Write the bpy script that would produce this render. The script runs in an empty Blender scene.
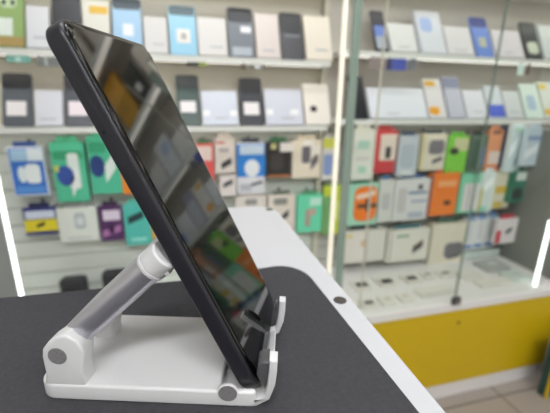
import bpy, bmesh, math, random
from mathutils import Vector, Matrix
random.seed(4)
sc = bpy.context.scene
COL = sc.collection
HC = 1.25                                   # height of the lens above the floor
# ------------------------------------------------------------------ camera (a phone camera held low over the counter)
FPX, PITCH, ROLL, YAW = 361.711, 0.290321, 0.0142878, 0.265333
W, H = 550, 413
fw = Vector((math.sin(YAW)*math.cos(PITCH), math.cos(YAW)*math.cos(PITCH), -math.sin(PITCH)))
rt0 = Vector((math.cos(YAW), -math.sin(YAW), 0)); up0 = rt0.cross(fw)
rt = math.cos(ROLL)*rt0 + math.sin(ROLL)*up0
up = -math.sin(ROLL)*rt0 + math.cos(ROLL)*up0
cd = bpy.data.cameras.new('camera'); cam = bpy.data.objects.new('camera', cd); COL.objects.link(cam)
cd.sensor_width = 36; cd.lens = 36*FPX/W; cd.clip_start = .01; cd.clip_end = 30
cd.dof.use_dof = True; cd.dof.focus_distance = .165; cd.dof.aperture_fstop = cd.lens/2.5
cam.matrix_world = Matrix(((rt.x, up.x, -fw.x, 0), (rt.y, up.y, -fw.y, 0), (rt.z, up.z, -fw.z, HC), (0, 0, 0, 1)))
sc.camera = cam

# measuring helpers: where a sight line meets a given plane of the room (z measured from the lens)
def ray(px, py):
    return rt*((px-W/2)/FPX) - up*((py-H/2)/FPX) + fw
def at(px, py, Y):
    d = ray(px, py); return d*(Y/d.y)
def atz(px, py, z):
    d = ray(px, py); return d*(z/d.z)
def Wd(v): return Vector((v[0], v[1], v[2]+HC))

# ------------------------------------------------------------------ materials
def lin(c):
    f = lambda u: u/12.92 if u <= .04045 else ((u+.055)/1.055)**2.4
    return tuple(f(x/255) for x in c)
MATS = {}
def mat(rgb, rough=.45, metal=0., spec=.5, emit=None, es=0., coat=0., noise=0., nscale=60., bump=0., bscale=400., key=None):
    k = key or (tuple(rgb), rough, metal, spec, es, coat, noise, bump)
    if k in MATS: return MATS[k]
    m = bpy.data.materials.new('paint'); m.use_nodes = True
    nt = m.node_tree; b = nt.nodes['Principled BSDF']
    col = lin(rgb)
    b.inputs['Base Color'].default_value = (*col, 1); b.inputs['Roughness'].default_value = rough
    b.inputs['Metallic'].default_value = metal; b.inputs['Specular IOR Level'].default_value = spec
    b.inputs['Coat Weight'].default_value = coat
    if es: b.inputs['Emission Color'].default_value = (*lin(emit or rgb), 1); b.inputs['Emission Strength'].default_value = es
    tc = None
    if noise or bump:
        tc = nt.nodes.new('ShaderNodeTexCoord')
    if noise:
        n = nt.nodes.new('ShaderNodeTexNoise'); n.inputs['Scale'].default_value = nscale; n.inputs['Detail'].default_value = 4
        r = nt.nodes.new('ShaderNodeMapRange'); r.inputs['To Min'].default_value = 1-noise; r.inputs['To Max'].default_value = 1+noise
        mx = nt.nodes.new('ShaderNodeVectorMath'); mx.operation = 'SCALE'; mx.inputs[0].default_value = col
        nt.links.new(tc.outputs['Object'], n.inputs['Vector']); nt.links.new(n.outputs['Fac'], r.inputs['Value'])
        nt.links.new(r.outputs['Result'], mx.inputs['Scale']); nt.links.new(mx.outputs['Vector'], b.inputs['Base Color'])
    if bump:
        n = nt.nodes.new('ShaderNodeTexNoise'); n.inputs['Scale'].default_value = bscale
        bp = nt.nodes.new('ShaderNodeBump'); bp.inputs['Strength'].default_value = bump; bp.inputs['Distance'].default_value = .001
        nt.links.new(tc.outputs['Object'], n.inputs['Vector']); nt.links.new(n.outputs['Fac'], bp.inputs['Height']); nt.links.new(bp.outputs['Normal'], b.inputs['Normal'])
    MATS[k] = m; return m
def glass_mat(tint, refl=1.0):
    m = bpy.data.materials.new('clear_glass'); m.use_nodes = True; nt = m.node_tree
    nt.nodes.remove(nt.nodes['Principled BSDF']); out = nt.nodes['Material Output']
    t = nt.nodes.new('ShaderNodeBsdfTransparent'); t.inputs['Color'].default_value = (*tint, 1)
    g = nt.nodes.new('ShaderNodeBsdfGlossy'); g.inputs['Roughness'].default_value = .02
    f = nt.nodes.new('ShaderNodeFresnel'); f.inputs['IOR'].default_value = 1.45
    mu = nt.nodes.new('ShaderNodeMath'); mu.operation = 'MULTIPLY'; mu.inputs[1].default_value = refl
    mx = nt.nodes.new('ShaderNodeMixShader')
    ge_ = nt.nodes.new('ShaderNodeNewGeometry'); inv = nt.nodes.new('ShaderNodeMath'); inv.operation = 'SUBTRACT'; inv.inputs[0].default_value = refl
    nt.links.new(ge_.outputs['Backfacing'], inv.inputs[1]); cl = nt.nodes.new('ShaderNodeMath'); cl.operation = 'MAXIMUM'; cl.inputs[1].default_value = 0
    nt.links.new(inv.outputs[0], cl.inputs[0]); nt.links.new(cl.outputs[0], mu.inputs[1])
    nt.links.new(f.outputs[0], mu.inputs[0]); nt.links.new(mu.outputs[0], mx.inputs[0])
    nt.links.new(t.outputs[0], mx.inputs[1]); nt.links.new(g.outputs[0], mx.inputs[2]); nt.links.new(mx.outputs[0], out.inputs['Surface'])
    return m
def floor_mat():
    m = bpy.data.materials.new('floor_tiles'); m.use_nodes = True; nt = m.node_tree; b = nt.nodes['Principled BSDF']
    tc = nt.nodes.new('ShaderNodeTexCoord'); br = nt.nodes.new('ShaderNodeTexBrick')
    br.offset = 0; br.inputs['Scale'].default_value = 1; br.inputs['Brick Width'].default_value = .33; br.inputs['Row Height'].default_value = .33
    br.inputs['Mortar Size'].default_value = .004
    br.inputs['Color1'].default_value = (*lin((168, 158, 150)), 1); br.inputs['Color2'].default_value = (*lin((160, 150, 142)), 1)
    br.inputs['Mortar'].default_value = (*lin((104, 98, 92)), 1)
    nt.links.new(tc.outputs['Object'], br.inputs['Vector']); nt.links.new(br.outputs['Color'], b.inputs['Base Color'])
    b.inputs['Roughness'].default_value = .35
    return m

# ------------------------------------------------------------------ mesh helpers
def link(name, bm, mats, parent=None, smooth=False):
    me = bpy.data.meshes.new(name); bmesh.ops.recalc_face_normals(bm, faces=bm.faces); bm.to_mesh(me); bm.free()
    for m in (mats if isinstance(mats, (list, tuple)) else [mats]): me.materials.append(m)
    if smooth:
        for p in me.polygons: p.use_smooth = True
        me.set_sharp_from_angle(angle=math.radians(40))
    o = bpy.data.objects.new(name, me); COL.objects.link(o)
    if parent: o.parent = parent
    return o
def add_box(bm, x0, x1, y0, y1, z0, z1, bev=0., seg=2):
    r = bmesh.ops.create_cube(bm, size=1)
    for v in r['verts']:
        v.co = Vector(((x0+x1)/2+v.co.x*(x1-x0), (y0+y1)/2+v.co.y*(y1-y0), (z0+z1)/2+v.co.z*(z1-z0)))
    if bev:
        es = list({e for v in r['verts'] for e in v.link_edges})
        bmesh.ops.bevel(bm, geom=es, offset=bev, segments=seg, affect='EDGES', profile=.5)
def rrect(x0, x1, y0, y1, r, n=6):
    r = min(r, (x1-x0)/2-1e-5, (y1-y0)/2-1e-5); p = []
    for cx, cy, a in ((x1-r, y1-r, 0), (x0+r, y1-r, 90), (x0+r, y0+r, 180), (x1-r, y0+r, 270)):
        for k in range(n+1):
            t = math.radians(a+90*k/n); p.append((cx+r*math.cos(t), cy+r*math.sin(t)))
    return p
def inset(poly, d):
    out = []; n = len(poly)
    A = sum(poly[i][0]*poly[(i+1) % n][1]-poly[(i+1) % n][0]*poly[i][1] for i in range(n)); s = 1 if A > 0 else -1
    for i in range(n):
        a, b, c = Vector(poly[i-1]), Vector(poly[i]), Vector(poly[(i+1) % n])
        e1, e2 = (b-a), (c-b)
        if e1.length < 1e-9 or e2.length < 1e-9: out.append(tuple(b)); continue
        e1.normalize(); e2.normalize()
        n1, n2 = Vector((-e1.y, e1.x))*s, Vector((-e2.y, e2.x))*s
        m = n1+n2; q = m.length
        if q < 1e-6: out.append(tuple(b)); continue
        m /= q; out.append(tuple(b+m*min(d/max(m.dot(n1), .3), 2.5*d)))
    return out
def add_prism(bm, poly, h0, h1, axis='z', bev=0., seg=3):
    """extrude a 2-D outline; bev rounds both rims"""
    lv = [(h0, 0.), (h1, 0.)]
    if bev:
        lv = [(h0+bev*(1-math.cos(math.radians(90*k/seg))), bev*(1-math.sin(math.radians(90*k/seg)))) for k in range(seg+1)]
        lv += [(h1-(a-h0), d) for a, d in reversed(lv)]
    f = {'z': lambda p, h: (p[0], p[1], h), 'y': lambda p, h: (p[0], h, p[1]), 'x': lambda p, h: (h, p[0], p[1])}[axis]
    rings = []
    for h, d in lv:
        q = inset(poly, d) if d > 1e-7 else poly
        rings.append([bm.verts.new(f(p, h)) for p in q])
    n = len(poly)
    for a, b in zip(rings, rings[1:]):
        for i in range(n): bm.faces.new((a[i], a[(i+1) % n], b[(i+1) % n], b[i]))
    bm.faces.new(rings[0][::-1]); bm.faces.new(rings[-1])
def disc_poly(cx, cy, r, n=24, ry=None):
    return [(cx+r*math.cos(2*math.pi*k/n), cy+(ry or r)*math.sin(2*math.pi*k/n)) for k in range(n)]
def bx(name, m, x0, x1, y0, y1, z0, z1, parent=None, bev=0.):
    bm = bmesh.new(); add_box(bm, x0, x1, y0, y1, z0, z1, bev); return link(name, bm, m, parent)
def tag(o, label=None, cat=None, group=None, kind=None):
    for k, v in (('label', label), ('category', cat), ('group', group), ('kind', kind)):
        if v: o[k] = v
    return o
def thing(name, label, cat, loc=(0, 0, 0), rot=(0, 0, 0), group=None):
    o = bpy.data.objects.new(name, None); COL.objects.link(o); o.empty_display_size = .05
    o.location = loc; o.rotation_euler = rot
    return tag(o, label, cat, group)
def struct(o): o['kind'] = 'structure'; return o
ZO = HC       # room coordinates: lens height added

# ------------------------------------------------------------------ key levels (relative to the lens)
MATZ = -.13387; CTZ = MATZ-.0022
YF, YW = 1.037, 1.46                 # glass front, slatted wall
DECK = -.772; FLOOR = -HC; CEIL = 1.55

# ------------------------------------------------------------------ room shell
white_wall = mat((226, 224, 218), .8, noise=.03, nscale=3)
struct(bx('floor', floor_mat(), -2.3, 2.6, -2.6, 1.62, ZO+FLOOR-.05, ZO+FLOOR))
struct(bx('ceiling', mat((235, 234, 230), .9), -2.3, 2.6, -2.6, 1.62, ZO+CEIL, ZO+CEIL+.05))
struct(bx('wall_back', white_wall, -2.3, 2.6, 1.5, 1.6, ZO+FLOOR, ZO+CEIL))
struct(bx('wall_left', white_wall, -2.4, -2.3, -2.6, 1.62, ZO+FLOOR, ZO+CEIL))
struct(bx('wall_right', white_wall, 2.6, 2.7, -2.6, 1.62, ZO+FLOOR, ZO+CEIL))
struct(bx('wall_front', white_wall, -2.4, 2.7, -2.7, -2.6, ZO+FLOOR, ZO+CEIL))

# ceiling lamps (out of the frame, they light the shop)
def ceiling_light(x, y, lx, ly, e, label):
    t = thing('ceiling_light', label, 'ceiling light', (x, y, ZO+CEIL), group='ceiling lights of the shop')
    bx('light_frame', mat((230, 230, 230), .4), -lx/2-.02, lx/2+.02, -ly/2-.02, ly/2+.02, -.045, 0, t, .004)
    bx('diffuser', mat((248, 252, 255), .5, es=e*.92, key=('lamp', e)), -lx/2, lx/2, -ly/2, ly/2, -.05, -.0455, t)
ceiling_light(.1, .50, 1.5, .16, 15, 'long white ceiling light over the counter and showcase')
ceiling_light(-.2, -.9, 1.5, .16, 38, 'long white ceiling light behind the counter')
ceiling_light(1.3, -1.5, 1.3, .16, 46, 'long white ceiling light over the customer aisle')

# ------------------------------------------------------------------ counter with mat
cw = mat((198, 197, 200), .4, spec=.35)
t = thing('counter', 'white laminate shop counter with dark screw caps under the charcoal mat', 'counter', Wd((0, 0, FLOOR)))
def L(z): return z-FLOOR
e0, e1 = atz(447.3, 413, CTZ), atz(284, 219, CTZ)
xe = lambda y: e1.x+(y-e1.y)*(e1.x-e0.x)/(e1.y-e0.y)
yb = atz(250, 206.5, CTZ).y
poly = [(-1.0, -.35), (xe(-.35), -.35), (xe(.3), .3), (xe(yb-.03), yb-.03)]
for k in range(7):
    a = math.radians(90*k/6); r_ = .03; poly.append((xe(yb-.03)-r_+r_*math.cos(a), yb-.03+r_*math.sin(a)))
ml0, ml1, ml2 = atz(0, 300.6, CTZ), atz(180, 283, CTZ), atz(300, 263.3, CTZ)
poly += [(.02, yb), (.02, .262), (ml1.x, ml1.y+.0005), (ml0.x, ml0.y+.0005), (-1.0, ml0.y-.003)]
bm = bmesh.new(); add_prism(bm, poly, L(CTZ)-.026, L(CTZ), 'z', .0012, 2); link('worktop', bm, cw, t)
bx('cabinet_body', cw, -.98, .085, .0, .235, 0, L(CTZ)-.0262, t)
for px, py in ((269.5, 209.5), (340, 300.5)):
    c = atz(px, py, CTZ); bm = bmesh.new(); add_prism(bm, disc_poly(c.x, c.y, .0046 if py > 250 else .0046), L(CTZ), L(CTZ)+.0006, 'z', .0002, 2)
    tag(link('screw_cap', bm, mat((70, 62, 60), .5), t), 'dark round screw cap')
# mat
r0, r1 = atz(420, 413, MATZ), atz(330, 300.8, MATZ)
xm = lambda y: r1.x+(y-r1.y)*(r1.x-r0.x)/(r1.y-r0.y)
yc = atz(300, 263.2, MATZ).y
mp = [(-.75, -.2), (xm(-.2), -.2), (xm(yc-.028), yc-.028)]
for k in range(1, 8):
    a = math.radians(90*k/7); mp.append((xm(yc-.028)-.022+.022*math.cos(a), yc-.028+.028*math.sin(a)))
mp += [(ml1.x, ml1.y), (ml0.x, ml0.y), (-.75, ml0.y-.004)]
mp = [(x, y) for x, y in mp]
bm = bmesh.new(); add_prism(bm, mp, ZO+CTZ+.0001, ZO+MATZ, 'z', .0005, 2)
tag(link('counter_mat', bm, mat((67, 66, 69), .95, spec=.15, noise=.22, nscale=420, bump=.6, bscale=900)), 'dark charcoal textile mat with rounded corner lying on white counter', 'mat')

# ------------------------------------------------------------------ phone stand
B = Vector((.01760, .13470, MATZ))
st = thing('phone_stand', 'white folding phone stand with silver arm on charcoal mat', 'phone stand', Wd(B), (0, 0, math.atan2(-.295012, .955494)))
sw = mat((214, 212, 212), .38, spec=.45)
alu = mat((206, 204, 212), .30, metal=.85)
pin = mat((140, 136, 138), .6, metal=.3, noise=.3, nscale=900)
pad = mat((84, 82, 84), .3, spec=.5)
bm = bmesh.new()
outline = [p_ for p_ in rrect(-.0895, .02, -.0040, .0525, .0085, 8) if p_[0] < -.01]+[(.0090, -.0040), (.0104, -.0036), (.0112, -.0026), (.0110, -.0014), (.0100, -.0007), (-.0055, -.0007), (-.0055, .0525)]
add_prism(bm, outline, 0, .0084, 'z', .0013, 4); add_prism(bm, rrect(-.015, .0115, -.0006, .0525, .0085, 8), 0, .0014, 'z', .0006, 3); link('base_plate', bm, sw, st, True)
def profile(name, pts, t0, t1, m, bev=.0008, parent=st, sm=True):
    bm = bmesh.new(); add_prism(bm, pts, t0, t1, 'y', bev, 3); return link(name, bm, m, parent, sm)
kn = [(-.0850, .0078), (-.0660, .0078), (-.0668, .0160), (-.0645, .0258), (-.0668, .0315), (-.0715, .0346), (-.0760, .0333), (-.0803, .0302), (-.0832, .0265), (-.0840, .0225), (-.0838, .0140)]
for a, b_ in ((-.0036, .0060), (.0300, .0420)):
    k_ = profile('hinge_knuckle', [(q_-(.0030 if a > 0 else 0), r_-(.0048 if a > 0 and r_ > .01 else 0)) for q_, r_ in kn], a, b_, sw, .0012)
    if a > 0: continue
    ys = a-.0004
    bm = bmesh.new(); add_prism(bm, disc_poly(-.0766, .0237, .0042), ys, ys+.002, 'y', .0002, 2); tag(link('hinge_pin', bm, pin, k_), 'grey hinge pin end')
ax = Vector((-.0766, .0242)); ad = Vector((math.cos(math.radians(43.3)), math.sin(math.radians(43.3)))); an = Vector((-ad.y, ad.x))
def arm_slab(name, s0, s1, hw, t0, t1, m, parent, segs=10):
    """a slab with fully rounded long sides, running along the arm axis"""
    c0, c1 = t0+hw, t1-hw; ring = []
    for k in range(segs+1):
        a = math.pi/2+math.pi*k/segs; ring.append((c0+hw*math.cos(a), hw*math.sin(a)))
    for k in range(segs+1):
        a = -math.pi/2+math.pi*k/segs; ring.append((c1+hw*math.cos(a), hw*math.sin(a)))
    bm = bmesh.new(); rows = []
    for s, d in ((s0, .0008), (s0+.0008, 0), (s1-.0008, 0), (s1, .0008)):
        row = []
        for ty, hh in ring:
            k = 1-d/hw; tt = (t0+t1)/2+(ty-(t0+t1)/2)*(1-d/((t1-t0)/2)); p = ax+ad*s+an*(hh*k); row.append(bm.verts.new((p.x, tt, p.y)))
        rows.append(row)
    n = len(ring)
    for r1_, r2_ in zip(rows, rows[1:]):
        for i in range(n): bm.faces.new((r1_[i], r1_[(i+1) % n], r2_[(i+1) % n], r2_[i]))
    bm.faces.new(rows[0]); bm.faces.new(rows[-1][::-1])
    return link(name, bm, m, parent, True)
arm = arm_slab('arm', .004, .0590, .0063, .0002, .0440, alu, st)
tag(arm, 'brushed silver arm')
cap = arm_slab('arm_cap', .0582, .0668, .0069, -.0008, .0450, sw, st)
arm_slab('pivot_collar', .0560, .0588, .0073, -.0008, .0450, mat((205, 202, 204), .4), cap)
# back plate behind the phone (parallel to its back)
th = math.radians(65.0); wv = Vector((-math.cos(th), math.sin(th))); nv = Vector((math.sin(th), math.cos(th)))
o_ = Vector((-.0012, .0105))+nv*.0032
bp = [o_+wv*.004, o_+wv*.078, o_+wv*.078-nv*.0022, o_+wv*.004-nv*.0022]
plate = profile('back_plate', [tuple(p) for p in bp], .022, .044, sw, .0006)
pv = ax+ad*.0685
bk = [tuple(pv+Vector((-.006, -.0095))), tuple(pv+Vector((.0008, -.0095))), tuple(pv+Vector((.0000, -.0065))), tuple(pv+Vector((-.005, -.0065)))]
profile('pivot_bracket', bk, .002, .014, sw, .0006, plate)
J = [(-.0050, .0018), (.0030, .0001), (.0110, .0004), (.0172, .0044), (.0196, .0120), (.0204, .0190), (.0205, .0250), (.0171, .0253), (.0168, .0190), (.0162, .0124), (.0149, .0056), (.0040, .0008), (-.0050, .0046)]
ledge = [(.0105, .0006), (.0155, .0030), (.0185, .0070), (.0180, .0078), (.0164, .0064), (.0149, .0044)]
PD = [(.0150, .0088), (.0161, .0126), (.0167, .0190), (.0168, .0232), (.0142, .0232), (.0120, .0215), (.0113, .0165)]
profile('bottom_ledge', ledge, .006, .044, sw, .0005)
for i, (a, b_) in enumerate(((-.0036, .0034), (.0460, .0520))):
    sh = .0030*i
    lp = profile('lip', [(q_+sh, max(.0001, r_-(.0008*i if r_ > .015 else .0008*i))) for q_, r_ in J], a, b_, sw, .0006)
    pd = PD if i == 0 else [(.0182, .0140), (.0190, .0190), (.0192, .0228), (.0182, .0226), (.0174, .0185)]
    tag(profile('silicone_pad', pd, a+.0012, b_+(.004 if i == 0 else -.001), pad, .0006, lp), 'grey translucent silicone pad')
    if i: continue
    bm = bmesh.new(); add_prism(bm, disc_poly(-.0014, .0076, .0047, 28), a-.0006, a+.0008, 'y', .0003, 2); bs = link('pivot_boss', bm, sw, lp, True)
    bm = bmesh.new(); add_prism(bm, disc_poly(-.0014, .0076, .0042, 28), a-.0007, a+.0004, 'y', .0001, 2); tag(link('pivot_pin', bm, pin, lp), 'grey pivot pin end')

# ------------------------------------------------------------------ the smartphone
V_ = Vector((.351776, .936084, 0)); W_ = Vector((-.398370, .149706, .904925)); N_ = Vector((.847086, -.318331, .425570))
R_ = Matrix.Rotation(math.radians(.9), 3, 'Z'); V_, W_, N_ = R_ @ V_, R_ @ W_, R_ @ N_
P_ = Wd(Vector((.017601, .134695, -.124877))-W_*.0085+N_*.0024)
ph = thing('smartphone', 'black smartphone leaning on the white folding stand', 'smartphone')
ph.matrix_world = Matrix(((V_.x, W_.x, N_.x, P_.x), (V_.y, W_.y, N_.y, P_.y), (V_.z, W_.z, N_.z, P_.z), (0, 0, 0, 1)))
PW, PL, PT = .0755, .1718, .0082
def bowed(bm, c=.0):
    """the long slab of the phone is very slightly bowed"""
    for k in range(1, 34):
        bmesh.ops.bisect_plane(bm, geom=bm.verts[:]+bm.edges[:]+bm.faces[:], plane_co=(0, PL*k/34, 0), plane_no=(0, 1, 0))
    for v in bm.verts: v.co.z += c*((v.co.y-PL/2)**2-(PL/2)**2*.6)
    return bm
frame = mat((44, 43, 49), .32, metal=.2, spec=.5)
bm = bmesh.new(); add_prism(bm, rrect(0, PW, 0, PL, .0085, 12), 0, PT, 'z', .0016, 4); body = link('phone_body', bowed(bm), frame, ph, True)
glassm = mat((6, 6, 8), .04, spec=.5)
bm = bmesh.new(); add_prism(bm, rrect(.0012, PW-.0012, .0012, PL-.0012, .0076, 12), PT-.0006, PT+.0006, 'z', .0005, 3); fg = link('front_glass', bowed(bm), glassm, ph, True)
disp = mat((14, 15, 15), .035, spec=.9, key='display')
bm = bmesh.new(); add_prism(bm, rrect(.0032, PW-.0032, .0100, PL-.0034, .0070, 12), PT+.0004, PT+.00090, 'z'); link('display', bowed(bm), disp, fg, True)
bm = bmesh.new(); add_prism(bm, disc_poly(.1294, .0030, .0006), -.00015, .0004, 'x'); tag(link('tray_pinhole', bm, mat((8, 8, 8), .8), body), 'tiny pinhole of the card tray')
bm = bmesh.new(); add_prism(bm, rrect(.1265, .1490, .0012, .0042, .0014), -.00003, .0004, 'x', .00002, 1); link('card_tray', bm, mat((42, 41, 47), .32, metal=.2), ph)

# ------------------------------------------------------------------ display wall: slatted panel, shelves, showcase
xs_wall = at(536, 285, 1.075).x+.113
def slatwall(name, x0, x1, z0, z1, m, pitch=.066):
    pts = [(YW+.03, z0)]; z = z0
    while z < z1-.02:
        zt = min(z+pitch, z1)
        pts += [(YW, z+.001), (YW, zt-.008), (YW+.004, zt-.008), (YW+.010, zt-.006), (YW+.010, zt)]
        z = zt
    pts += [(YW+.03, z1)]
    bm = bmesh.new(); f0 = [bm.verts.new((x0, y, ZO+zz)) for y, zz in pts]; f1 = [bm.verts.new((x1, y, ZO+zz)) for y, zz in pts]
    for i in range(len(pts)): j = (i+1) % len(pts); bm.faces.new((f0[i], f0[j], f1[j], f1[i]))
    return link(name, bm, m)
tag(slatwall('slatwall_panel', -1.2, .573, FLOOR, -.115, mat((222, 226, 218), .5)), 'pale slatted display panel behind blue and green hanging packs', 'slatwall')
tag(slatwall('slatwall_panel', .60, xs_wall, FLOOR, -.10, mat((196, 196, 188), .5)), 'pale slatted display panel inside the glass showcase', 'slatwall')
shw = mat((238, 238, 232), .4)
def shelf(x0, x1, zt, yf, label):
    t = thing('wall_shelf', label, 'shelf', Wd(((x0+x1)/2, YW, zt)), group='white display shelves'); w = (x1-x0)/2
    bx('shelf_board', shw, -w, w, yf-YW, .035, -.014, 0, t, .001)
    bx('front_rail', shw, -w, w, yf-YW-.004, yf-YW-.0002, -.018, .0005, t, .0008)
    bx('led_bar', mat((255, 250, 240), .5, es=1.4, key='ledbar'), -w+.02, w-.02, yf-YW+.006, yf-YW+.050, -.0156, -.0142, t)
LS1, LS2, RS1, RS2 = .1335, -.1005, .1720, -.0760
YL, YR = 1.350, 1.320
shelf(-1.2, .572, LS1, YL-.006, 'white shelf of phones above the green and blue hanging packs')
shelf(-1.2, .572, LS2, YL-.006, 'white shelf just above the blue and green hanging packs')
shelf(.60, 2.40, RS1, YR-.006, 'upper white shelf of phones inside the glass showcase')
shelf(.60, 2.40, RS2, YR-.006, 'lower white shelf of phone boxes inside the glass showcase')
shelf(-1.2, .572, LS1+.27, YL-.006, 'white shelf above the pale blue phones')
shelf(.60, 2.40, RS1+.27, YR-.006, 'white shelf just above the upper phone shelf of the glass showcase')
shelf(.60, 2.40, RS1+.53, YR-.006, 'second highest white shelf of the glass showcase')
shelf(.60, 2.40, RS1+.79, YR-.006, 'top white shelf of the glass showcase')
shelf(.60, 2.40, RS1+1.09, YR-.006, 'white top board of the glass showcase')
# painted backing behind the shelves
tag(bx('backing_panel', mat((214, 208, 194), .7), -1.2, .592, YW+.004, YW+.03, ZO-.1145, ZO+1.54), 'beige backing panel behind the shelf phones beside slatted panel', 'backing panel')
tag(bx('backing_panel', mat((204, 198, 188), .7), .594, 1.72, YW+.004, YW+.03, ZO-.0995, ZO+1.54), 'beige backing panel behind the shelves in the glass showcase', 'backing panel')
bx_ = tag(bx('shelf_upright', mat((206, 202, 186), .6), .574, .593, YW-.03, YW+.0035, ZO-.80, ZO+1.54), 'pale upright rail between the two runs of shelves', 'shelf upright')

# showcase base, deck, yellow panel
ye = mat((208, 175, 18), .35, spec=.4, noise=.03, nscale=5)
x0s, x1s = .42, 1.60
t = thing('display_showcase', 'yellow fronted showcase base with white deck edge and plinth', 'showcase', Wd((1.0, YF, FLOOR)))
bx('deck', mat((232, 229, 226), .4), x0s-1.0, x1s-1.0+.4, 0, .42, L(DECK)-.034, L(DECK), t, .0015)
bx('yellow_panel', ye, x0s-1.0, x1s-1.0, .004, .024, L(-1.172), L(DECK)-.0345, t)
bx('cabinet_body', mat((200, 198, 194), .6), x0s-1.0, x1s-1.0, .0245, .41, .075, L(DECK)-.035, t)
bx('plinth', mat((232, 228, 226), .5), x0s-1.0, x1s-1.0-.03, .012, .38, 0, L(-1.173), t)
c = at(459, 323, YF); bm = bmesh.new(); add_prism(bm, disc_poly(c.x-1.0, L(c.z), .006), 0.0, .006, 'y'); tag(link('panel_screw', bm, mat((70, 60, 40), .5), t), 'dark round screw in the yellow panel')
t2 = thing('display_showcase', 'pale deck under the slatted panel beyond the charcoal mat', 'showcase', Wd((-.4, YF, FLOOR)))
bx('deck', mat((214, 216, 210), .4), -.78, .815, .03, .42, L(DECK)-.034, L(DECK), t2, .0015)
bx('cabinet_body', ye, -.78, .815, .04, .41, 0, L(DECK)-.0345, t2)

# uprights and light strips between the two showcases
gp = mat((140, 158, 146), .25, spec=.6); wp = mat((236, 232, 216), .35)
def post(name, label, pxt, pyt, pxb, pyb, Y, w, m, z0, z1, cat, d=.012):
    p, q = at(pxt, pyt, Y), at(pxb, pyb, Y); x = (p.x+q.x)/2
    return tag(bx(name, m, x-w/2, x+w/2, Y, Y+d, ZO+z0, ZO+z1, bev=.001), label, cat)
led = mat((255, 248, 228), .4, es=.35, key='postled')
ledw = mat((250, 255, 250), .4, es=2.2, key='sideled')
post('light_strip', 'cream glowing vertical strip beside the greenish showcase post', 347.6, 0, 329, 270, 1.0, .0105, led, FLOOR, .36, 'light strip')
post('showcase_post', 'greenish glass upright at the edge of the yellow fronted showcase', 359, 0, 339.5, 280, YF+.004, .026, gp, DECK+.0005, .36, 'post')
c = at(12, 254, 1.02)
tag(bx('light_strip', ledw, c.x-.003, c.x+.003, 1.02, 1.03, ZO+FLOOR, ZO+.9), 'white glowing vertical strip at the dark grey post beyond the mat', 'light strip')
tag(bx('showcase_post', mat((150, 152, 148), .5), c.x-.055, c.x-.0045, 1.02, 1.05, ZO+FLOOR, ZO+CEIL, bev=.002), 'grey metal upright beside the white glowing strip and mat', 'post')
for k, (pa, pb) in enumerate((((536, 285), (544.5, 253)), ((545.2, 250), (552, 218)))):
    a, b_ = at(*pa, 1.075), at(*pb, 1.075); xs = at(536, 285, 1.075).x
    z1 = b_.z if k == 0 else a.z+.13; z0 = DECK+.0006 if k == 0 else b0+.0004; b0 = b_.z
    tag(bx('light_strip', ledw, xs-.005, xs+.005, 1.075, 1.085, ZO+z0, ZO+z1), ('lower' if k == 0 else 'upper')+' white glowing tube at the grey end wall of the showcase', 'light strip')
gy = mat((122, 124, 118), .6)
xs = at(536, 285, 1.075).x
t = thing('side_panel', 'grey end panel of the showcase beside white glowing tube', 'side panel', Wd((xs+.115, 1.06, DECK)))
bx('panel_board', gy, 0, .02, 0, YW-1.06+.03, .0005, .655, t); bx('front_filler', gy, .0, .4, .027, .045, .0005, .655, t)

# sliding glass
gl = glass_mat((.97, .985, .975), .9); ge = mat((120, 134, 126), .5, spec=.3); gw = mat((212, 208, 192), .6, spec=.2)
seam = (at(508, 0, YF).x+at(457.5, 296, YF).x)/2
lt = (at(393, 0, YF).x+at(376, 130, YF).x)/2
def pane(x0, x1, y, label, ex, em, ew):
    t = thing('glass_pane', label, 'glass pane', Wd(((x0+x1)/2, y, DECK)), group='sliding glass panes of the showcase'); w = (x1-x0)/2
    bx('glass_sheet', gl, -w, w, -.002, .002, .0006, 1.19, t)
    bx('pane_edge', em, ex-(x0+x1)/2-ew/2, ex-(x0+x1)/2+ew/2, -.0035, .0035, .0006, 1.19, t)
pane(lt, seam+.02, YF+.014, 'sliding glass pane with pale edge before the red and orange packs', lt, gw, .0030)
pane(seam, xs-.012, YF+.006, 'sliding glass pane with dark edge before the foil bags', seam, ge, .0024)
c = at(458, 299, YF); t = thing('sliding_lock', 'small dark metal lock clamped on glass at the deck edge', 'lock', Wd((seam-.003, YF+.002, DECK+.0005)))
bx('lock_body', mat((98, 92, 92), .35, metal=.6), -.018, .018, -.014, .001, .0, .032, t, .003)
bm = bmesh.new(); add_prism(bm, disc_poly(0, .015, .008), -.018, -.0142, 'y', .0008, 2); link('lock_cylinder', bm, mat((150, 146, 144), .3, metal=.8), t, True)

# return cabinet whose yellow corner shows at the edge of the aisle
c = at(546, 395, .93); hc = at(549, 345, .93).z-FLOOR
t = thing('corner_cabinet', 'yellow edged cabinet corner with dark green side across the floor tiles', 'cabinet', Wd((c.x, .93, FLOOR)))
bx('yellow_edge', ye, -.006, .005, -.006, .004, .0, hc, t, .001)
bx('side_board', mat((34, 72, 66), .4), -.004, .5, .0045, .035, .0, hc-.02, t)
bx('glass_top_edge', mat((120, 150, 138), .2), -.004, .5, .0045, .035, hc-.0195, hc, t, .001)

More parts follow.
